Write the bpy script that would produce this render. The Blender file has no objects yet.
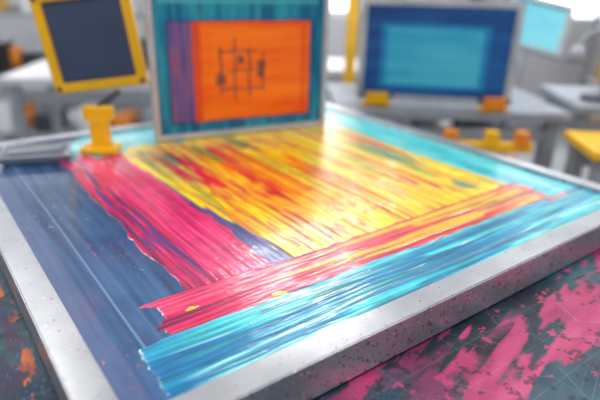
import bpy, bmesh, math
import numpy as np
from mathutils import Vector, Matrix

Z0 = 0.86            # height of the top face of the big frame (m)
scene = bpy.context.scene
COL = scene.collection

# ------------------------------------------------------------------ helpers
def lin(c):
    c = np.array(c, dtype=float) / 255.0
    return tuple(np.where(c <= 0.04045, c / 12.92, ((c + 0.055) / 1.055) ** 2.4))

def new_mat(name):
    m = bpy.data.materials.new(name); m.use_nodes = True
    return m, m.node_tree, m.node_tree.nodes["Principled BSDF"]

def mat(name, rgb, rough=0.5, metal=0.0, vary=0.12, scale=12.0, bump=0.0, spec=0.5):
    m, nt, b = new_mat(name)
    c = lin(rgb)
    tc = nt.nodes.new("ShaderNodeTexCoord")
    n = nt.nodes.new("ShaderNodeTexNoise"); n.inputs["Scale"].default_value = scale; n.inputs["Detail"].default_value = 5
    r = nt.nodes.new("ShaderNodeValToRGB")
    r.color_ramp.elements[0].position = 0.3; r.color_ramp.elements[1].position = 0.7
    r.color_ramp.elements[0].color = tuple(v * (1 - vary) for v in c) + (1,)
    r.color_ramp.elements[1].color = tuple(min(1, v * (1 + vary)) for v in c) + (1,)
    nt.links.new(tc.outputs["Object"], n.inputs["Vector"])
    nt.links.new(n.outputs["Fac"], r.inputs["Fac"])
    nt.links.new(r.outputs["Color"], b.inputs["Base Color"])
    b.inputs["Roughness"].default_value = rough
    b.inputs["Metallic"].default_value = metal
    b.inputs["Specular IOR Level"].default_value = spec
    if bump:
        bp = nt.nodes.new("ShaderNodeBump"); bp.inputs["Strength"].default_value = bump; bp.inputs["Distance"].default_value = 0.002
        nt.links.new(n.outputs["Fac"], bp.inputs["Height"]); nt.links.new(bp.outputs["Normal"], b.inputs["Normal"])
    return m

def obj_from_bm(name, bm, material=None, parent=None, smooth=False):
    me = bpy.data.meshes.new(name); bm.to_mesh(me); bm.free()
    o = bpy.data.objects.new(name, me); COL.objects.link(o)
    if material: me.materials.append(material)
    if parent: o.parent = parent
    if smooth:
        for p in me.polygons: p.use_smooth = True
    return o

def box(name, size, loc, material, parent=None, rot=(0, 0, 0), bevel=0.0):
    bm = bmesh.new(); bmesh.ops.create_cube(bm, size=1.0)
    bmesh.ops.scale(bm, vec=size, verts=bm.verts)
    if bevel: bmesh.ops.bevel(bm, geom=bm.edges[:], offset=bevel, segments=2, affect='EDGES', profile=0.6)
    o = obj_from_bm(name, bm, material, parent); o.location = loc; o.rotation_euler = rot
    return o

def cyl(name, r, h, loc, material, parent=None, rot=(0, 0, 0), r2=None, seg=32, bevel=0.0):
    bm = bmesh.new(); bmesh.ops.create_cone(bm, cap_ends=True, segments=seg, radius1=r, radius2=r if r2 is None else r2, depth=h)
    if bevel:
        es = [e for e in bm.edges if abs(e.verts[0].co.z - e.verts[1].co.z) < 1e-6]
        bmesh.ops.bevel(bm, geom=es, offset=bevel, segments=2, affect='EDGES')
    o = obj_from_bm(name, bm, material, parent); o.location = loc; o.rotation_euler = rot
    for p in o.data.polygons: p.use_smooth = len(p.vertices) == 4
    return o

def tube(name, pts, r, material, parent=None, smooth=True):
    cu = bpy.data.curves.new(name, 'CURVE'); cu.dimensions = '3D'; cu.bevel_depth = r; cu.bevel_resolution = 4; cu.use_fill_caps = True
    if smooth:
        sp = cu.splines.new('NURBS'); sp.points.add(len(pts) - 1); sp.use_endpoint_u = True; sp.order_u = 3
    else:
        sp = cu.splines.new('POLY'); sp.points.add(len(pts) - 1)
    for i, p in enumerate(pts): sp.points[i].co = (*p, 1)
    o = bpy.data.objects.new(name, cu); COL.objects.link(o)
    dg = bpy.context.evaluated_depsgraph_get()
    me = bpy.data.meshes.new_from_object(o.evaluated_get(dg)); bpy.data.objects.remove(o)
    o = bpy.data.objects.new(name, me); COL.objects.link(o); me.materials.append(material)
    for p in me.polygons: p.use_smooth = True
    if parent: o.parent = parent
    return o

def empty(name, loc=(0, 0, 0), rotz=0.0, rot=None):
    e = bpy.data.objects.new(name, None); e.empty_display_size = 0.1; COL.objects.link(e)
    e.location = loc; e.rotation_euler = rot if rot else (0, 0, rotz)
    return e

def stand_empty(name, loc, rotz, tilt=0.0, roll=0.0):
    """local X right, local Y up, local Z towards the viewer side"""
    e = empty(name, loc)
    R = Matrix.Rotation(rotz, 3, 'Z') @ Matrix.Rotation(math.pi / 2 + tilt, 3, 'X') @ Matrix.Rotation(roll, 3, 'Z')
    e.rotation_euler = R.to_euler()
    return e

def frame_ring(name, w, d, rim, h, material, parent, bevel=0.002, z_top=0.0):
    """mitred hollow rectangular frame lying in XY, centre at origin, top at z_top"""
    bm = bmesh.new()
    def ring(a, b, z): return [bm.verts.new((sx * a / 2, sy * b / 2, z)) for sx, sy in ((-1, -1), (1, -1), (1, 1), (-1, 1))]
    ot = ring(w, d, z_top); it = ring(w - 2 * rim, d - 2 * rim, z_top)
    ob = ring(w, d, z_top - h); ib = ring(w - 2 * rim, d - 2 * rim, z_top - h)
    for i in range(4):
        j = (i + 1) % 4
        bm.faces.new((ot[i], ot[j], it[j], it[i])); bm.faces.new((ob[j], ob[i], ib[i], ib[j]))
        bm.faces.new((ot[j], ot[i], ob[i], ob[j])); bm.faces.new((it[i], it[j], ib[j], ib[i]))
    bmesh.ops.recalc_face_normals(bm, faces=bm.faces)
    es = [e for e in bm.edges if not (len(e.link_faces) == 2 and e.link_faces[0].normal.dot(e.link_faces[1].normal) > 0.9)]
    if bevel: bmesh.ops.bevel(bm, geom=es, offset=bevel, segments=3, affect='EDGES')
    return obj_from_bm(name, bm, material, parent)

# workshop axes: R = to the right, F = deeper into the room
ANG = math.atan2(-0.602, 0.798)
Rv = Vector((math.cos(ANG), math.sin(ANG), 0)); Fv = Vector((-math.sin(ANG), math.cos(ANG), 0))
def rf(r, f, z=0.0):
    v = Rv * r + Fv * f; return (v.x, v.y, z)

# ------------------------------------------------------------------ noise
_rng = np.random.RandomState(7)
_T = _rng.rand(16, 256, 256).astype(np.float32)
def vn(x, y, s=0):
    t = _T[s % 16]
    x = np.asarray(x) + 37.3 * s; y = np.asarray(y) + 11.7 * s
    xi = np.floor(x).astype(np.int32); yi = np.floor(y).astype(np.int32)
    fx = x - xi; fy = y - yi; fx = fx * fx * (3 - 2 * fx); fy = fy * fy * (3 - 2 * fy)
    xi &= 255; yi &= 255; x1 = (xi + 1) & 255; y1 = (yi + 1) & 255
    return (t[xi, yi] * (1 - fx) + t[x1, yi] * fx) * (1 - fy) + (t[xi, y1] * (1 - fx) + t[x1, y1] * fx) * fy
def fbm(x, y, s=0, o=5):
    v = 0; a = .5; f = 1.0; t = 0
    for k in range(o): v = v + a * vn(x * f, y * f, s + k); t += a; a *= .55; f *= 2.1
    return v / t
def streak(along, across, s, lo=2.5, hi=90, wob=0.010):
    hi = hi * 1.8
    ac = across + (wob + .004) * (vn(along * 4, across * 3, s + 5) - 0.5) + 0.004 * (vn(along * 14, across * 12, s + 8) - .5)
    v = 0.39 * vn(along * lo, ac * hi * 0.22, s) + 0.33 * vn(along * lo * 2.0, ac * hi, s + 1) + 0.28 * vn(along * lo * 4, ac * hi * 2.3, s + 2)
    return np.clip((v - 0.5) * 2.2 + 0.5, 0, 1)
def ramp(v, cols, pos=None):
    cols = np.array([lin(c) for c in cols]); pos = np.linspace(0, 1, len(cols)) if pos is None else pos
    return np.stack([np.interp(v, pos, cols[:, k]) for k in range(3)], -1)
def sstep(a, b, v):
    t = np.clip((v - a) / (b - a), 0, 1); return t * t * (3 - 2 * t)

def grid_mesh(name, xs, ys, zf, colf, material, parent):
    X, Y = np.meshgrid(xs, ys); nx, ny = len(xs), len(ys)
    C = colf(X, Y); Z = zf(X, Y)
    co = np.stack([X, Y, Z], -1).reshape(-1, 3).astype(np.float32)
    me = bpy.data.meshes.new(name)
    idx = np.arange(nx * ny).reshape(ny, nx)
    q = np.stack([idx[:-1, :-1], idx[:-1, 1:], idx[1:, 1:], idx[1:, :-1]], -1).reshape(-1, 4).astype(np.int32)
    me.vertices.add(nx * ny); me.vertices.foreach_set("co", co.ravel())
    me.loops.add(q.size); me.loops.foreach_set("vertex_index", q.ravel())
    me.polygons.add(len(q)); me.polygons.foreach_set("loop_start", np.arange(0, q.size, 4, dtype=np.int32))
    me.polygons.foreach_set("loop_total", np.full(len(q), 4, dtype=np.int32))
    me.update(calc_edges=True)
    me.polygons.foreach_set("use_smooth", np.ones(len(q), dtype=bool))
    at = me.color_attributes.new("ink", 'FLOAT_COLOR', 'POINT')
    rgba = np.ones((nx * ny, 4), dtype=np.float32); rgba[:, :3] = C.reshape(-1, 3)
    at.data.foreach_set("color", rgba.ravel())
    me.materials.append(material)
    o = bpy.data.objects.new(name, me); COL.objects.link(o)
    if parent: o.parent = parent
    return o

def ink_material(name, rough, coat=0.0, bump=0.0, spec=.5, coat_rough=.14):
    m, nt, b = new_mat(name)
    a = nt.nodes.new("ShaderNodeVertexColor"); a.layer_name = "ink"
    nt.links.new(a.outputs["Color"], b.inputs["Base Color"])
    tc = nt.nodes.new("ShaderNodeTexCoord"); n = nt.nodes.new("ShaderNodeTexNoise"); n.inputs["Scale"].default_value = 25; n.inputs["Detail"].default_value = 6
    mr = nt.nodes.new("ShaderNodeMapRange"); mr.inputs["To Min"].default_value = rough * 0.75; mr.inputs["To Max"].default_value = rough * 1.3
    nt.links.new(tc.outputs["Object"], n.inputs["Vector"]); nt.links.new(n.outputs["Fac"], mr.inputs["Value"]); nt.links.new(mr.outputs["Result"], b.inputs["Roughness"])
    b.inputs["Coat Weight"].default_value = coat; b.inputs["Coat Roughness"].default_value = coat_rough
    b.inputs["Specular IOR Level"].default_value = spec
    if bump:
        n2 = nt.nodes.new("ShaderNodeTexNoise"); n2.inputs["Scale"].default_value = 260; n2.inputs["Detail"].default_value = 3
        bp = nt.nodes.new("ShaderNodeBump"); bp.inputs["Strength"].default_value = bump; bp.inputs["Distance"].default_value = 0.001
        nt.links.new(tc.outputs["Object"], n2.inputs["Vector"]); nt.links.new(n2.outputs["Fac"], bp.inputs["Height"]); nt.links.new(bp.outputs["Normal"], b.inputs["Normal"])
    return m

# ------------------------------------------------------------------ painted art (metres, board coordinates)
def boxmask(X, Y, x0, x1, y0, y1, axis, s, end=0.03, side=0.008, soft=0.0012):
    if axis == 'Y':
        al, ac, a0, a1, c0, c1 = Y, X, y0, y1, x0, x1
    else:
        al, ac, a0, a1, c0, c1 = X, Y, x0, x1, y0, y1
    je = (streak(al * 0.3, ac, s, 1.0, 40, 0) - 0.5) * 2 * end
    js = (vn(al * 9, ac * 0 + 3, s) - .5) * 2 * side + (vn(al * 45, ac * 8, s + 3) - .5) * side * 0.9
    return (sstep(a0 - soft * 2, a0 + soft * 2, al + je) * (1 - sstep(a1 - soft * 2, a1 + soft * 2, al + je)) *
            sstep(c0 - soft, c0 + soft, ac + js) * (1 - sstep(c1 - soft, c1 + soft, ac - js)))

HGT = {}
def art(X, Y):
    C = ramp(streak(Y, X, 1, 1.6, 34), [(26, 54, 100), (40, 80, 128), (60, 102, 150), (46, 86, 134)])
    H = 0.1 * streak(Y, X, 1, 1.6, 60)
    def lay(m, col, h=0.5, st=None):
        nonlocal C, H
        C = C * (1 - m[..., None]) + np.broadcast_to(np.asarray(col), C.shape) * m[..., None]
        H = H * (1 - m) + m * (h + (0.5 * st if st is not None else 0))
    lay(sstep(.42, .75, fbm(X * 9, Y * 6, 3)) * .38, lin((88, 126, 162)), .1)
    lay(sstep(.5, .8, fbm(X * 14, Y * 5, 9)) * .4, lin((22, 44, 90)), .1)
    lay((1 - sstep(.150, .155, X + .006 * vn(Y * 3, X, 2))) * 0.5, lin((92, 104, 146)), .2)
    ln = np.abs(X - (.170 + .012 * vn(Y * 2.2, X * 0, 3))); lay((1 - sstep(.0008, .0026, ln)) * 0.6, lin((130, 162, 200)), .3)
    ln = np.abs(X - (.192 + .03 * vn(Y * 1.6, X * 0, 4))); lay((1 - sstep(.0006, .002, ln)) * 0.3, lin((100, 130, 175)), .3)
    sp = sstep(.86, .9, vn(X * 230, Y * 170, 5)) * sstep(.5, .65, vn(X * 9, Y * 7, 6)); lay(sp * .6, lin((170, 60, 120)), .4)
    sp = sstep(.9, .93, vn(X * 260, Y * 200, 9)) * sstep(.5, .6, vn(X * 7, Y * 9, 3)); lay(sp * .6, lin((150, 180, 210)), .4)
    lay(sstep(.50, .70, vn(X * 14, Y * 7, 10)) * (1 - sstep(.5, .75, Y)) * (1 - sstep(.17, .2, X)) * .6, lin((140, 60, 120)), .2)
    # cyan surround (right side and back)
    sY = streak(Y, X, 2, 1.6, 44); sX = streak(X, Y, 3, 1.6, 44)
    teal = [(14, 150, 180), (30, 186, 204), (64, 208, 214), (124, 224, 224), (50, 198, 208)]
    lay(boxmask(X, Y, 1.06, 1.4, .40, 1.7, 'Y', 3), ramp(sY, teal), .4, sY)
    lay(boxmask(X, Y, .34, 1.4, 1.32, 1.7, 'X', 4, .04), ramp(sX, [(50, 156, 190), (80, 200, 212), (130, 220, 224), (90, 206, 214)]), .4, sX)
    # yellow field
    s1 = streak(Y, X, 4, 2.2, 50, .02)
    lay(boxmask(X, Y, .415, 1.075, .58, 1.345, 'Y', 5, .03), ramp(s1, [(232, 140, 20), (250, 188, 8), (253, 212, 4), (255, 224, 44), (250, 202, 8)]), .6, s1)
    s2 = streak(Y, X, 6, 1.8, 50, .02)
    lay(sstep(.48, .60, s2) * sstep(.40, .42, X) * (1 - sstep(.46, .52, X)) * sstep(.62, .7, Y) * .8 * (1 - sstep(1.3, 1.34, Y)), lin((80, 140, 110)), .5, s2)
    # red and orange drags, broken where the squeegee skipped
    s3 = streak(Y, X, 7, 1.6, 28, .04)
    brk = sstep(.34, .50, fbm(X * 26, Y * 8, 2, 3))
    core = np.exp(-((X - .60 - .06 * (Y - .9)) / .095) ** 2) * sstep(.60, .70, Y) * (1 - sstep(1.16, 1.30, Y))
    core2 = np.exp(-((X - .80) / .05) ** 2) * sstep(.80, .95, Y) * (1 - sstep(1.2, 1.32, Y))
    infield = sstep(.425, .44, X) * (1 - sstep(1.06, 1.08, X)) * sstep(.60, .64, Y) * (1 - sstep(1.24, 1.32, Y))
    lay(sstep(.80, .85, s3 + .66 * core + .4 * core2) * infield * (.45 + .55 * brk), ramp(s1, [(190, 18, 60), (220, 28, 54), (234, 56, 42)]), .7, s3)
    s4 = streak(Y, X, 9, 2.0, 36, .03)
    lay(sstep(.78, .84, s4 + .1 * core) * infield * brk, ramp(s2, [(236, 96, 22), (246, 132, 24)]), .7, s4)
    lay(sstep(.78, .84, streak(Y, X, 12, 2.2, 48)) * infield * (1 - .3 * core), lin((255, 226, 40)), .9, s4)
    lay(sstep(.72, .78, streak(Y, X, 15, 2.6, 40)) * infield * np.clip(core + .5 * core2, 0, 1), lin((184, 18, 84)), .9, s4)
    lay(sstep(.88, .94, streak(Y, X, 3, 2.0, 36)) * infield * .6, lin((140, 150, 60)), .5, s4)
    # right-hand concentric outline
    for xc, w, col, y0 in ((1.045, .017, (210, 26, 64), .60), (1.012, .005, (238, 104, 30), .66), (.930, .008, (222, 48, 50), .70), (.84, .006, (226, 70, 40), .72)):
        d = np.abs(X - xc - .012 * (vn(Y * 5, X * 0, int(xc * 50)) - .5))
        lay((1 - sstep(w * .7, w, d + .006 * (streak(Y, X, 11, 3, 90) - .3))) * sstep(y0, y0 + .02, Y) * (1 - sstep(1.22, 1.3, Y)) * sstep(.25, .4, streak(Y, X, 3, 1.4, 40)), lin(col), .8, s4)
    for yc, w, col in ((.705, .005, (226, 66, 44)), (.680, .004, (236, 120, 40))):
        d = np.abs(Y - yc - .01 * (vn(X * 6, Y * 0, 4) - .5))
        lay((1 - sstep(w * .6, w, d)) * sstep(.66, .7, X) * (1 - sstep(1.02, 1.04, X)) * sstep(.4, .55, streak(X, Y, 2, 3, 60)), lin(col), .8, s4)
    # green passes, dragged with the squeegee
    for gx, gy, a, b, col in ((.985, .69, .016, .035, (20, 150, 140)), (.975, .82, .010, .06, (90, 176, 86)), (1.00, .99, .020, .10, (50, 156, 120)), (.60, 1.22, .020, .09, (120, 144, 60)), (.50, 1.24, .02, .08, (50, 130, 112)), (.72, 1.26, .02, .06, (80, 130, 76)), (.90, .95, .010, .10, (190, 190, 44))):
        d = ((X - gx) / a) ** 2 + ((Y - gy) / b) ** 2 + 2.2 * (streak(Y, X, 13, 4, 60) - .5)
        lay((1 - sstep(.6, 1.1, d)) * .85, lin(col), .8, s3)
    # blue-violet wedge between pink and yellow
    w = .014 + .040 * (1 - sstep(.62, 1.0, Y))
    lay(sstep(.395, .402, X) * (1 - sstep(0, .004, X - .414 - w + .016 * (streak(Y, X, 14, 3, 70) - .5))) * (1 - sstep(1.0, 1.15, Y)) * sstep(.6, .63, Y), ramp(s2, [(76, 44, 118), (54, 86, 152), (106, 54, 122)]), .5, s2)
    # pink column
    s5 = streak(Y, X, 8, 2.2, 58, .013)
    lay(boxmask(X, Y, .276, .422, .60, 1.335, 'Y', 6, .035, .010), ramp(s5, [(136, 16, 88), (202, 14, 90), (224, 26, 102), (238, 72, 136), (218, 20, 96)]), .7, s5)
    lay(sstep(.74, .84, streak(Y, X, 10, 2.0, 40)) * sstep(.28, .285, X) * (1 - sstep(.32, .36, X)) * (1 - sstep(1.3, 1.33, Y)) * sstep(.64, .7, Y), lin((84, 46, 124)), .3, s5)
    lay(sstep(.80, .88, streak(Y, X, 2, 2.4, 46)) * sstep(.29, .30, X) * (1 - sstep(.400, .41, X)) * (1 - sstep(1.28, 1.3, Y)) * sstep(.64, .7, Y), lin((246, 140, 178)), .3, s5)
    # near red band
    s6 = streak(X, Y, 10, 2.2, 66, .012)
    redl = ramp(s6, [(116, 12, 70), (194, 18, 82), (220, 32, 94), (236, 88, 126), (208, 24, 84)])
    redr = ramp(s6, [(132, 26, 60), (204, 28, 60), (224, 58, 54), (238, 124, 60), (212, 38, 66)])
    k = sstep(.42, .85, X)[..., None]
    lay(boxmask(X, Y, .206, 1.085, .540, .634, 'X', 7, .018, .007), redl * (1 - k) + redr * k, .7, s6)
    s7 = streak(X, Y, 12, 1.5, 54, .02)
    band = sstep(.545, .55, Y) * (1 - sstep(.62, .63, Y)) * sstep(.24, .30, X) * (1 - sstep(1.05, 1.08, X))
    lay(sstep(.80, .84, s7) * band * sstep(.35, .5, X), lin((246, 184, 56)), .8, s7)
    lay(sstep(.74, .79, streak(X, Y, 5, 1.4, 48)) * band * sstep(.4, .55, X), lin((80, 126, 120)), .6, s7)
    lay(sstep(.74, .79, streak(X, Y, 15, 1.8, 66)) * band * .9, lin((124, 14, 70)), .6, s7)
    # near cyan band, flat and clean up to the rim
    s8 = streak(X, Y, 0, 1.6, 46, .012)
    m8 = boxmask(X, Y, .170, 1.4, .40, .543, 'X', 9, .003, .006)
    lay(m8, ramp(s8, [(10, 128, 174), (20, 164, 196), (40, 190, 206), (92, 216, 220), (34, 182, 202)]), .6, s8)
    nb = sstep(.18, .25, X) * (1 - sstep(.530, .538, Y))
    lay((1 - sstep(.19, .32, X + .08 * (s8 - .5))) * m8 * .75, ramp(s8, [(4, 84, 144), (10, 112, 168), (20, 130, 184)]), .6, s8)
    lay(sstep(.72, .83, streak(X, Y, 6, 1.5, 40)) * nb, lin((150, 230, 228)), .8, s8)
    lay(sstep(.74, .84, streak(X, Y, 14, 1.5, 40)) * nb * (1 - sstep(.9, 1.0, X)) * .8, lin((8, 104, 160)), .6, s8)
    lay(sstep(.76, .86, streak(X, Y, 4, 1.5, 36)) * nb * .6, lin((36, 164, 148)), .6, s8)
    for gx, gy, a, b in ((.262, .590, .010, .004), (.385, .553, .012, .005)):
        d = ((X - gx) / a) ** 2 + ((Y - gy) / b) ** 2 + 1.8 * (vn(X * 160, Y * 220, 4) - .5)
        lay(1 - sstep(.75, 1.0, d), lin((240, 200, 50)), 1.1, s3)
    lay((1 - sstep(.003, .008, np.abs(Y - .532 - .01 * (vn(X * 20, Y * 0, 2) - .5)))) * sstep(1.06, 1.08, X) * (1 - sstep(1.13, 1.15, X)) * sstep(.3, .45, streak(X, Y, 7, 3, 60)), lin((222, 120, 96)), .8, s8)
    # squeegee / bristle marks, uneven and broken
    fX = .5 * vn(X * 7, Y * 240, 3) + .5 * vn(X * 17, Y * 520, 8)
    fY = .5 * vn(Y * 7, X * 240, 5) + .5 * vn(Y * 17, X * 520, 10)
    hx = (1 - sstep(.632, .640, Y)); f = fX * hx + fY * (1 - hx)
    mott = fbm(X * 40, Y * 40, 6, 4)
    inked = sstep(.2, .4, H); amt = sstep(.35, .65, fbm(X * 11, Y * 11, 12, 3))
    gain = 1 + (sstep(.2, .8, f) - .5) * (.38 + .34 * amt) + (mott - .5) * .5
    C = C * (1 - inked[..., None] + inked[..., None] * gain[..., None])
    C = np.clip(C, 0, .98)
    H = H + (.45 + .45 * amt) * (f - .5) * inked + .40 * (mott - .5) * inked
    HGT['h'] = H
    return C
def art_z(X, Y):
    return -0.0070 + HGT['h'] * 0.0011

def mat_art(X, Y):
    C = ramp(fbm(X * 5, Y * 6, 1), [(14, 24, 40), (26, 46, 64), (40, 74, 92), (54, 94, 110)], [.25, .42, .6, .8])
    def lay(m, c):
        nonlocal C
        C = C * (1 - m[..., None]) + np.broadcast_to(np.asarray(c), C.shape) * m[..., None]
    U = X * .97 + Y * .24; V = -X * .24 + Y * .97
    sm = streak(U, V, 3, 5, 22, .03)
    blob = fbm(U * 5, V * 20, 6, 5)
    right = sstep(.30, .42, X) * (1 - sstep(.40, .42, Y))
    mag = ramp(sm, [(104, 24, 78), (158, 34, 94), (186, 50, 108), (198, 70, 122)])
    def patch(px, py, a, b, amp=1.0): return np.exp(-(((X - px) / a) ** 2 + ((Y - py) / b) ** 2)) * amp
    P = patch(.66, .265, .07, .024, .22) + patch(.80, .335, .07, .010, .10) + patch(.36, .345, .05, .012, .04) + patch(.62, .20, .08, .03, .10)
    lay(sstep(.60, .68, blob + P + .34 * (sm - .5)) * right * .90, mag)
    lay(sstep(.68, .80, streak(U, V, 9, 4, 36)) * sstep(.42, .6, fbm(X * 7, Y * 12, 2)) * right * .6, lin((146, 42, 98)))
    lay(sstep(.66, .70, fbm(X * 60, Y * 80, 4, 3)) * .7, lin((16, 22, 34)))
    lay(sstep(.72, .75, fbm(X * 50, Y * 60, 8, 3)) * right * .8, lin((190, 50, 110)))
    left = 1 - sstep(.06, .08, X)
    lay(sstep(.66, .69, fbm(X * 55, Y * 30, 5, 3)) * left * .9, lin((214, 110, 40)))
    lay(sstep(.58, .62, fbm(X * 30, Y * 22, 11, 4)) * left * .6, lin((80, 34, 70)))
    lay(sstep(.60, .63, fbm(X * 40, Y * 26, 13, 4)) * left * .6, lin((26, 50, 84)))
    for ang, s, lo in ((.35, 2, 5), (1.1, 5, 7), (-.7, 8, 6), (2.2, 11, 5)):
        u = X * math.cos(ang) + Y * math.sin(ang); v = -X * math.sin(ang) + Y * math.cos(ang)
        lay(sstep(.92, .96, vn(u * lo, v * 420, s)) * .28, lin((130, 152, 172)))
    for Q in (X + .012, Y + .028):
        d = np.abs(((Q / .06) % 1) - .5) * .06
        lay((1 - sstep(.0003, .0010, d)) * .11, lin((150, 176, 190)))
    return C

# ------------------------------------------------------------------ materials
def aluminium(name, stains=True, base=(200, 203, 209), metal=.5):
    m, nt, b = new_mat(name)
    N = nt.nodes.new; L = nt.links.new
    tc = N("ShaderNodeTexCoord")
    n1 = N("ShaderNodeTexNoise"); n1.inputs["Scale"].default_value = 8; n1.inputs["Detail"].default_value = 6; n1.inputs["Roughness"].default_value = .6
    L(tc.outputs["Object"], n1.inputs["Vector"])
    r = N("ShaderNodeValToRGB"); c = lin(base)
    r.color_ramp.elements[0].position = .36; r.color_ramp.elements[0].color = tuple(v * .78 for v in c) + (1,)
    r.color_ramp.elements[1].position = .6; r.color_ramp.elements[1].color = c + (1,)
    L(n1.outputs["Fac"], r.inputs["Fac"]); prev = r.outputs["Color"]
    geo = N("ShaderNodeNewGeometry"); sep = N("ShaderNodeSeparateXYZ"); L(geo.outputs["Normal"], sep.inputs[0])
    side = N("ShaderNodeMapRange"); side.inputs["From Min"].default_value = .2; side.inputs["From Max"].default_value = .8; side.inputs["To Min"].default_value = 0; side.inputs["To Max"].default_value = .04
    L(sep.outputs["Z"], side.inputs["Value"])
    if stains:
        for sc, lo, col, W in ((75, .63, (190, 50, 110), 0), (120, .615, (44, 54, 84), 3), (120, .645, (50, 150, 180), 7), (180, .625, (60, 66, 90), 5), (140, .635, (248, 249, 250), 17)):
            n = N("ShaderNodeTexNoise"); n.noise_dimensions = '4D'; n.inputs["W"].default_value = W; n.inputs["Scale"].default_value = sc; n.inputs["Detail"].default_value = 3
            L(tc.outputs["Object"], n.inputs["Vector"])
            sub = N("ShaderNodeMath"); sub.operation = 'SUBTRACT'; L(n.outputs["Fac"], sub.inputs[0]); L(side.outputs["Result"], sub.inputs[1])
            mr = N("ShaderNodeMapRange"); mr.inputs["From Min"].default_value = lo; mr.inputs["From Max"].default_value = lo + .03; mr.inputs["To Max"].default_value = .75
            L(sub.outputs[0], mr.inputs["Value"])
            mx = N("ShaderNodeMixRGB"); mx.inputs["Color2"].default_value = lin(col) + (1,)
            L(mr.outputs["Result"], mx.inputs["Fac"]); L(prev, mx.inputs["Color1"]); prev = mx.outputs["Color"]
    L(prev, b.inputs["Base Color"])
    b.inputs["Metallic"].default_value = metal; b.inputs["Roughness"].default_value = .30
    return m

ALU = aluminium("aluminium_inked", metal=.7); ALU2 = aluminium("aluminium_clean", False, (206, 210, 216), .4)
MATSURF = ink_material("inked_cutting_mat", .5, 0.0, .2, .35)
STEEL = mat("painted_steel_grey", (152, 158, 166), .4, .2)
STEELD = mat("dark_steel", (54, 60, 72), .45, .2)
WHITE = mat("white_laminate", (218, 221, 226), .45, 0, .05)
YEL = mat("yellow_enamel", (246, 188, 6), .38, 0, .08)
ORG = mat("orange_enamel", (234, 138, 20), .4, 0, .1)
GREYP = mat("grey_plastic", (144, 152, 164), .5)
BLACKP = mat("black_plastic", (36, 40, 48), .45)
GLASSD = mat("dark_screen_mesh", (58, 72, 102), .3, 0, .1)
WALLM = mat("wall_paint", (210, 213, 218), .8, 0, .04, 3)
FLOORM = mat("concrete_floor", (172, 176, 182), .55, 0, .12, 2.5)
CEILM = mat("ceiling_paint", (230, 231, 233), .9, 0, .03)
INK = ink_material("wet_screen_ink", .32, .7, .10, .35, .10)
INKD = ink_material("dry_screen_ink", .42, 0.1, 0, .4)

# ------------------------------------------------------------------ main worktable with mat
XA, XB, YA, YB = 0.077, 1.247, 0.398, 1.564
cx, cy = (XA + XB) / 2, (YA + YB) / 2
tab = empty("worktable", (0.62, 0.82, 0))
box("tabletop", (1.50, 1.70, .035), (0, 0, .797 - .0175), STEELD, tab, bevel=.004)
for i, (sx, sy) in enumerate(((-1, -1), (1, -1), (1, 1), (-1, 1))):
    box(f"leg_{i+1}", (.05, .05, .762), (sx * .68, sy * .78, .381), STEEL, tab, bevel=.004)
for i, sy in enumerate((-1, 1)):
    box(f"rail_{i+1}", (1.31, .03, .05), (0, sy * .78, .70), STEEL, tab); box(f"rail_{i+3}", (1.31, .03, .04), (0, sy * .78, .18), STEEL, tab)
for i, sx in enumerate((-1, 1)): box(f"side_rail_{i+1}", (.03, 1.51, .05), (sx * .68, 0, .70), STEEL, tab)
cm = empty("cutting_mat", (0, 0, 0))
box("mat_sheet", (1.48, 1.68, .002), (.62, .82, .7981), STEELD, cm)
grid_mesh("mat_face", np.linspace(-.12, 1.36, 850), np.concatenate([np.linspace(-.02, .42, 400), np.linspace(.42, 1.66, 300)[1:]]), lambda X, Y: X * 0 + .7995, mat_art, MATSURF, cm)

# ------------------------------------------------------------------ large printing frame
fr = empty("screen_printing_frame", (cx, cy, Z0))
frame_ring("aluminium_profile", XB - XA, YB - YA, .042, .058, ALU, fr, .0020)
xs = np.linspace(XA + .040, XB - .040, 1020); ys = np.concatenate([np.linspace(YA + .040, .9, 650), np.linspace(.9, YB - .040, 340)[1:]])
pm = grid_mesh("inked_mesh", xs, ys, art_z, art, INK, fr); pm.location = (-cx, -cy, 0)
for i, (sx, sy) in enumerate(((-1, -1), (1, -1), (1, 1), (-1, 1))):
    box(f"corner_weld_{i+1}", (.058, .0016, .0006), (sx * ((XB - XA) / 2 - .021), sy * ((YB - YA) / 2 - .021), .0002), STEEL, fr, rot=(0, 0, math.radians(45 * sx * sy)))

# ------------------------------------------------------------------ upright frames
def upright(name, w, h, colf, loc, rotz, rim=.022, tilt=0.0, thick=.028, fmat=ALU2, n=(240, 200), roll=0.0):
    e = stand_empty(name, loc, rotz, tilt, roll)
    ring = frame_ring("profile", w, h, rim, thick, fmat, e, .002); ring.location = (0, h / 2, thick / 2)
    xs = np.linspace(-w / 2 + rim, w / 2 - rim, n[0]); ys = np.linspace(rim, h - rim, n[1])
    grid_mesh("mesh_print", xs, ys, lambda X, Y: X * 0 + .004, lambda X, Y: colf((X + w / 2) / w, Y / h), INKD, e)
    return e

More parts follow.
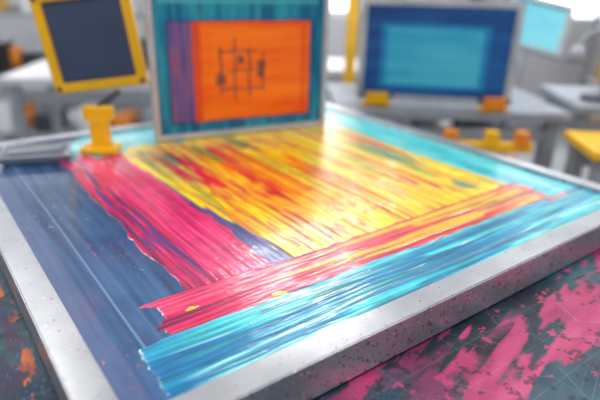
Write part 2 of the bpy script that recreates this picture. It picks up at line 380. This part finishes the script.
def painter(C):
    st = {'C': C}
    def lay(m, c): st['C'] = st['C'] * (1 - m[..., None]) + np.broadcast_to(np.asarray(c), st['C'].shape) * m[..., None]
    return st, lay
def art_orange(U, V):
    s = streak(U, V, 2, 1.5, 12); sv = streak(V, U, 4, 1.5, 14)
    st, lay = painter(ramp(sv, [(6, 92, 134), (14, 122, 158), (40, 154, 176), (20, 110, 150)]))
    def bx(x0, x1, y0, y1, j=.004):
        a = (vn(V * 30, U * 2, 3) - .5) * j * 2; b = (vn(U * 30, V * 2, 4) - .5) * j * 2
        return sstep(x0, x0 + .005, U + a) * (1 - sstep(x1 - .005, x1, U + a)) * sstep(y0, y0 + .005, V + b) * (1 - sstep(y1 - .005, y1, V + b))
    lay(bx(.06, .94, .90, .93) * .7, lin((80, 184, 196)))
    lay(bx(.09, .90, .10, .80), lin((28, 60, 116)))
    lay(bx(.10, .23, .115, .79), ramp(sv, [(88, 74, 140), (118, 90, 148), (144, 88, 126), (78, 70, 142)]))
    for x in (.13, .165, .20): lay(bx(x, x + .008, .14, .77) * .6, lin((60, 60, 130)))
    lay(bx(.22, .27, .11, .79), ramp(sv, [(214, 66, 32), (232, 88, 22)]))
    lay(bx(.262, .89, .115, .79), ramp(s, [(236, 84, 4), (246, 104, 6), (252, 122, 14)]))
    lay(bx(.84, .860, .14, .77) * .8, lin((220, 62, 20)))
    lay(bx(.31, .83, .17, .73) * .35 * s, lin((255, 140, 30)))
    blue = lin((80, 48, 74))
    for (a, b_, c, d) in ((.36, .378, .30, .62), (.44, .455, .24, .68), (.36, .58, .58, .598), (.36, .60, .32, .338), (.52, .538, .27, .61), (.60, .615, .30, .58), (.40, .56, .45, .466), (.57, .62, .40, .52), (.34, .40, .36, .44), (.46, .50, .50, .56)):
        lay(bx(a, b_, c, d, .004) * (.6 + .4 * vn(U * 40, V * 40, 7)), blue)
    return st['C']
def art_blue(U, V):
    s = streak(U, V, 6, 1.5, 6)
    st, lay = painter(ramp(s, [(14, 66, 132), (18, 84, 154), (28, 100, 172)]))
    def bx(x0, x1, y0, y1):
        a = .01 * (vn(V * 20, U, 2) - .5)
        return sstep(x0, x0 + .01, U + a) * (1 - sstep(x1 - .01, x1, U + a)) * sstep(y0, y0 + .01, V + a) * (1 - sstep(y1 - .01, y1, V + a))
    lay(bx(.14, .83, .13, .77), ramp(s, [(18, 124, 192), (28, 146, 206)]))
    lay(bx(.18, .79, .17, .73), ramp(s, [(40, 162, 210), (56, 180, 220), (80, 198, 228)]))
    return st['C']
def art_cyan(U, V):
    s = streak(U, V, 6, 1.5, 8)
    st, lay = painter(ramp(s, [(150, 204, 216), (172, 216, 226)]))
    lay(sstep(.1, .12, U) * (1 - sstep(.88, .9, U)) * sstep(.1, .12, V) * (1 - sstep(.88, .9, V)), ramp(s, [(84, 188, 212), (122, 210, 224)]))
    return st['C']

A = Vector((.533, 1.372)); B = Vector((1.045, 1.275)); M = (A + B) / 2; wd = (B - A).length
upright("screen_printing_frame", wd, .395, art_orange, (M.x, M.y, Z0 - .004), math.atan2(B.y - A.y, B.x - A.x), rim=.016)

# yellow framed screen on the left with its clamp stand
yf = stand_empty("yellow_framed_screen", (.458, 1.530, Z0 + .122), math.radians(-30), .06, math.radians(7))
ring = frame_ring("yellow_frame", .25, .262, .025, .026, YEL, yf, .003); ring.location = (0, .131, .013)
box("dark_mesh", (.207, .22, .006), (0, .131, 0), GLASSD, yf)
for i, (x, y) in enumerate(((-.112, .013), (.112, .013), (-.112, .249), (.112, .249))): cyl(f"corner_bolt_{i+1}", .006, .006, (x, y, .015), STEELD, yf)
cs = empty("clamp_stand", (.385, 1.36, Z0 - .005), rotz=math.radians(-35))
box("base_plate", (.090, .06, .016), (0, 0, .008), YEL, cs, bevel=.004)
box("upright_block", (.045, .035, .07), (0, .01, .050), YEL, cs, bevel=.005)
box("jaw", (.072, .03, .034), (0, .01, .098), YEL, cs, bevel=.004)
tube("support_arm", [(0, .01, .105), (0, .04, .112), (.005, .10, .115), (.005, .165, .118)], .010, STEELD, cs)

# ink tray with raised lip
tr = empty("ink_tray", (.235, 1.39, Z0 - .005), rotz=math.radians(-20))
bm = bmesh.new()
def rr(w, d, z): return [bm.verts.new((sx * w / 2, sy * d / 2, z)) for sx, sy in ((-1, -1), (1, -1), (1, 1), (-1, 1))]
o0 = rr(.13, .085, 0); o1 = rr(.158, .108, .017); o2 = rr(.158, .108, .02); i1 = rr(.144, .095, .02); i0 = rr(.124, .08, .003)
bm.faces.new(o0[::-1]); bm.faces.new(i0)
for a, b_ in ((o0, o1), (o1, o2), (o2, i1), (i1, i0)):
    for i in range(4): bm.faces.new((a[i], a[(i + 1) % 4], b_[(i + 1) % 4], b_[i]))
obj_from_bm("tray_pan", bm, mat("tray_plastic", (150, 158, 170), .4), tr)
box("squeegee_handle", (.12, .022, .016), (0, 0, .016), STEEL, tr, rot=(0, 0, .15), bevel=.004)

# ------------------------------------------------------------------ background furniture
def table(name, r, f, w, d, h, top, leg, rot=0.0, th=.035):
    e = empty(name, rf(r, f), rotz=ANG + rot)
    box("tabletop", (w, d, th), (0, 0, h - th / 2), top, e, bevel=.004)
    for i, (sx, sy) in enumerate(((-1, -1), (1, -1), (1, 1), (-1, 1))):
        box(f"leg_{i+1}", (.045, .045, h - th), (sx * (w / 2 - .05), sy * (d / 2 - .05), (h - th) / 2), leg, e, bevel=.003)
    for i, sy in enumerate((-1, 1)): box(f"rail_{i+1}", (w - .1, .025, .05), (0, sy * (d / 2 - .05), h - .10), leg, e)
    box("shelf", (w - .1, d - .1, .02), (0, 0, .25), leg, e)
    return e

table("worktable.001", .60, 2.42, .95, .60, .80, GREYP, STEEL, .05)
upright("screen_printing_frame", .62, .40, art_blue, rf(.530, 2.22, .816), ANG - math.radians(7), rim=.026)
for i, (r, f) in enumerate(((.30, 2.225), (.76, 2.17))):
    e = empty("hinge_clamp", rf(r, f, .802), rotz=ANG)
    box("foot", (.12, .03, .014), (0, -.03, .007), YEL, e, bevel=.003); box("jaw", (.09, .025, .045), (0, -.045, .035), ORG if i else YEL, e, bevel=.003)
    cyl("screw", .008, .13, (0, -.045, .045), STEELD, e, rot=(0, math.pi / 2, 0))

# yellow printing press below the second screen
pr = empty("printing_press", rf(.58, 1.90), rotz=ANG)
box("column_1", (.045, .045, .72), (-.21, 0, .36), YEL, pr, bevel=.004); box("column_2", (.045, .045, .68), (.20, .03, .34), ORG, pr, bevel=.004)
box("crossbar", (.50, .035, .035), (.01, 0, .725), YEL, pr, bevel=.004); box("lower_bar", (.42, .04, .04), (.01, .01, .42), STEELD, pr)
for i, x in enumerate((-.20, -.04, .11, .22)): box(f"clamp_{i+1}", (.045, .05, .06), (x, 0, .755), ORG if i % 2 else YEL, pr, bevel=.006)
for i, x in enumerate((-.21, .20)): box(f"foot_{i+1}", (.08, .40, .04), (x, .05, .02), STEELD, pr)

# tilted pale screen on a drafting stand to the far right
upright("screen_printing_frame", .33, .29, art_cyan, rf(1.17, 2.9, .955), ANG - math.radians(6), rim=.026, tilt=-.5, fmat=STEEL, roll=math.radians(-13))
ds = empty("drafting_stand", rf(1.22, 3.14), rotz=ANG)
cyl("post", .02, .95, (0, 0, .475), STEEL, ds); cyl("foot_disc", .22, .03, (0, 0, .015), STEELD, ds); box("bracket", (.2, .03, .05), (0, 0, .97), STEEL, ds)
table("worktable.002", 1.45, 2.42, .60, .50, .82, GREYP, STEEL, -.08)
table("side_table", 1.19, 1.91, .34, .30, .750, YEL, STEEL, -.1, .03)

def chair(name, r, f, rot):
    e = empty(name, rf(r, f), rotz=ANG + rot)
    box("seat", (.42, .42, .05), (0, 0, .47), GREYP, e, bevel=.02); box("backrest", (.40, .04, .28), (0, .22, .80), GREYP, e, bevel=.015)
    tube("frame_left", [(-.21, -.2, 0), (-.21, -.2, .44), (-.21, .0, .46), (-.21, .22, .5), (-.21, .24, .92)], .012, STEEL, e)
    tube("frame_right", [(.21, -.2, 0), (.21, -.2, .44), (.21, .0, .46), (.21, .22, .5), (.21, .24, .92)], .012, STEEL, e)
    tube("rear_leg_left", [(-.21, .1, .46), (-.21, .24, 0)], .012, STEEL, e, False); tube("rear_leg_right", [(.21, .1, .46), (.21, .24, 0)], .012, STEEL, e, False)
    return e
chair("chair", -.15, 4.3, .6)
gl = empty("gooseneck_lamp", rf(1.28, 2.34, .82), rotz=ANG)
cyl("base", .07, .02, (0, 0, .01), STEELD, gl)
tube("neck", [(0, 0, .01), (.04, 0, .12), (.05, 0, .24), (-.02, 0, .30), (-.10, 0, .28), (-.13, 0, .22)], .010, STEEL, gl)
cyl("shade", .05, .07, (-.13, 0, .19), STEEL, gl, r2=.02)

def rack(name, r, f, w, d, h, n, rot=0.0, seed=1):
    e = empty(name, rf(r, f), rotz=ANG + rot)
    for i, (sx, sy) in enumerate(((-1, -1), (1, -1), (1, 1), (-1, 1))): box(f"post_{i+1}", (.035, .035, h), (sx * (w / 2 - .02), sy * (d / 2 - .02), h / 2), STEEL, e)
    rg = np.random.RandomState(seed); ms = [WHITE, GREYP, STEELD, ORG, WHITE, YEL, BLACKP]
    for k in range(n):
        z = .12 + k * (h - .16) / (n - 1)
        box(f"shelf_{k+1}", (w, d, .02), (0, 0, z), STEEL, e)
        if k < n - 1:
            x = -w / 2 + .08; j = 0
            while x < w / 2 - .12:
                bw = rg.uniform(.09, .2); bh = rg.uniform(.12, .26)
                if j % 2: cyl(f"tin_{k}_{j}", bw * .42, bh, (x + bw / 2, -.02, z + .01 + bh / 2), ms[rg.randint(7)], e, bevel=.004)
                else: box(f"carton_{k}_{j}", (bw * .9, d * .7, bh), (x + bw / 2, -.02, z + .01 + bh / 2), ms[rg.randint(7)], e, bevel=.004)
                x += bw + .02; j += 1
    return e
rack("storage_rack", -1.75, 4.2, 1.4, .45, 1.9, 5, .05, 3)
rack("storage_rack", 1.1, 4.6, 1.3, .45, 1.9, 5, 0, 5)
rack("storage_rack", 2.9, 4.3, 1.2, .45, 1.9, 5, -.1, 8)
table("worktable.004", -.95, 2.95, 1.1, .6, .80, WHITE, STEEL, .1)
yp = empty("yellow_post", rf(.25, 2.98), rotz=ANG)
cyl("pole", .03, 1.6, (0, 0, .8), YEL, yp); box("foot_plate", (.18, .18, .02), (0, 0, .01), YEL, yp); cyl("cap", .036, .03, (0, 0, 1.615), STEELD, yp)
table("worktable.005", .25, 3.5, .9, .5, .78, WHITE, STEEL, 0)

def bucket(name, r, f, z, rad, h, m):
    e = empty(name, rf(r, f, z)); cyl("pail", rad * .85, h, (0, 0, h / 2), m, e, r2=rad, bevel=.004)
    cyl("lid", rad * 1.05, .02, (0, 0, h + .01), STEELD, e, bevel=.003)
    tube("handle", [(-rad, 0, h * .8), (-rad * .7, .03, h * .45), (0, rad * 1.08, h * .35), (rad * .7, .03, h * .45), (rad, 0, h * .8)], .004, STEEL, e)
bucket("paint_bucket", -1.10, 2.85, .802, .09, .18, GREYP)
bucket("paint_bucket", -.80, 2.95, .802, .07, .14, BLACKP)
bucket("paint_bucket", -.62, 2.80, .802, .07, .16, WHITE)

# ------------------------------------------------------------------ room shell
def wall_piece(name, r, f, w, d, h, z=0.0): return box(name, (w, d, h), rf(r, f, z + h / 2), WALLM, None, rot=(0, 0, ANG))
box("floor", (9, 9, .1), rf(0, 2.0, -.05), FLOORM, None, rot=(0, 0, ANG))
box("ceiling", (9, 9, .1), rf(0, 2.0, 3.05), CEILM, None, rot=(0, 0, ANG))
wb = empty("wall_back", rf(0, 5.4), rotz=ANG)
box("below_window", (9, .15, .95), (0, 0, .475), WALLM, wb); box("above_window", (9, .15, .5), (0, 0, 2.75), WALLM, wb)
wins = ((-3.5, -1.7), (-.12, .72), (1.9, 3.9))
edges = [-4.5] + [v for wn in wins for v in wn] + [4.5]
for i in range(0, len(edges), 2):
    a, b_ = edges[i], edges[i + 1]; box(f"pier_{i//2+1}", (b_ - a, .15, 1.55), ((a + b_) / 2, 0, 1.725), WALLM, wb)
for k, (x0, x1) in enumerate(wins):
    e = empty(f"window_{k+1}", rf(0, 5.4), rotz=ANG); c = (x0 + x1) / 2; w = x1 - x0
    for j, z in enumerate((.975, 2.475)): box(f"rail_{j+1}", (w, .06, .05), (c, 0, z), WHITE, e)
    for j, x in enumerate((x0 + .025, c, x1 - .025)):
        if k != 1 or j != 1: box(f"mullion_{j+1}", (.05, .06, 1.45), (x, 0, 1.725), WHITE, e)
wall_piece("wall_left", -4.5, 2.0, .15, 9, 3); wall_piece("wall_right", 4.5, 2.0, .15, 9, 3)
wall_piece("wall_front", 0, -2.5, 9, .15, 3)
box("baseboard_back", (8.8, .02, .1), rf(0, 5.31, .05), STEEL, None, rot=(0, 0, ANG))

# ceiling LED panels
for i, (r, f, p) in enumerate(((0, .2, 26), (-2.2, 2.6, 42), (1.8, 2.6, 42), (0, 4.3, 48), (2.2, .2, 21), (-1.6, -1.2, 25))):
    e = empty("ceiling_light", rf(r, f, 2.97), rotz=ANG)
    box("housing", (1.24, .64, .04), (0, 0, .01), WHITE, e)
    l = bpy.data.lights.new("led_panel", 'AREA'); l.shape = 'RECTANGLE'; l.size = 1.2; l.size_y = .6; l.energy = p; l.color = (1, .97, .93)
    lo = bpy.data.objects.new("led_panel", l); COL.objects.link(lo); lo.parent = e; lo.location = (0, 0, -.03)

# daylight
w = bpy.data.worlds.new("daylight"); scene.world = w; w.use_nodes = True
bg = w.node_tree.nodes["Background"]; bg.inputs["Color"].default_value = (.93, .96, 1, 1); bg.inputs["Strength"].default_value = 3.4

# ------------------------------------------------------------------ camera
d1 = Vector((777, 201.6, -537.6)).normalized(); d2 = Vector((-432.7, 234, -537.6)); d2 = (d2 - d1 * d2.dot(d1)).normalized(); d3 = d1.cross(d2)
Mx = Matrix((d1, d2, d3)).to_4x4(); Mx.translation = Vector((0, 0, Z0 + .42))
cd = bpy.data.cameras.new("camera"); cd.lens = 537.6 * 36 / 600; cd.sensor_width = 36; cd.clip_start = .02
cd.dof.use_dof = True; cd.dof.focus_distance = .78; cd.dof.aperture_fstop = 1.75
cam = bpy.data.objects.new("camera", cd); COL.objects.link(cam); cam.matrix_world = Mx; scene.camera = cam
scene.view_settings.view_transform = 'Standard'
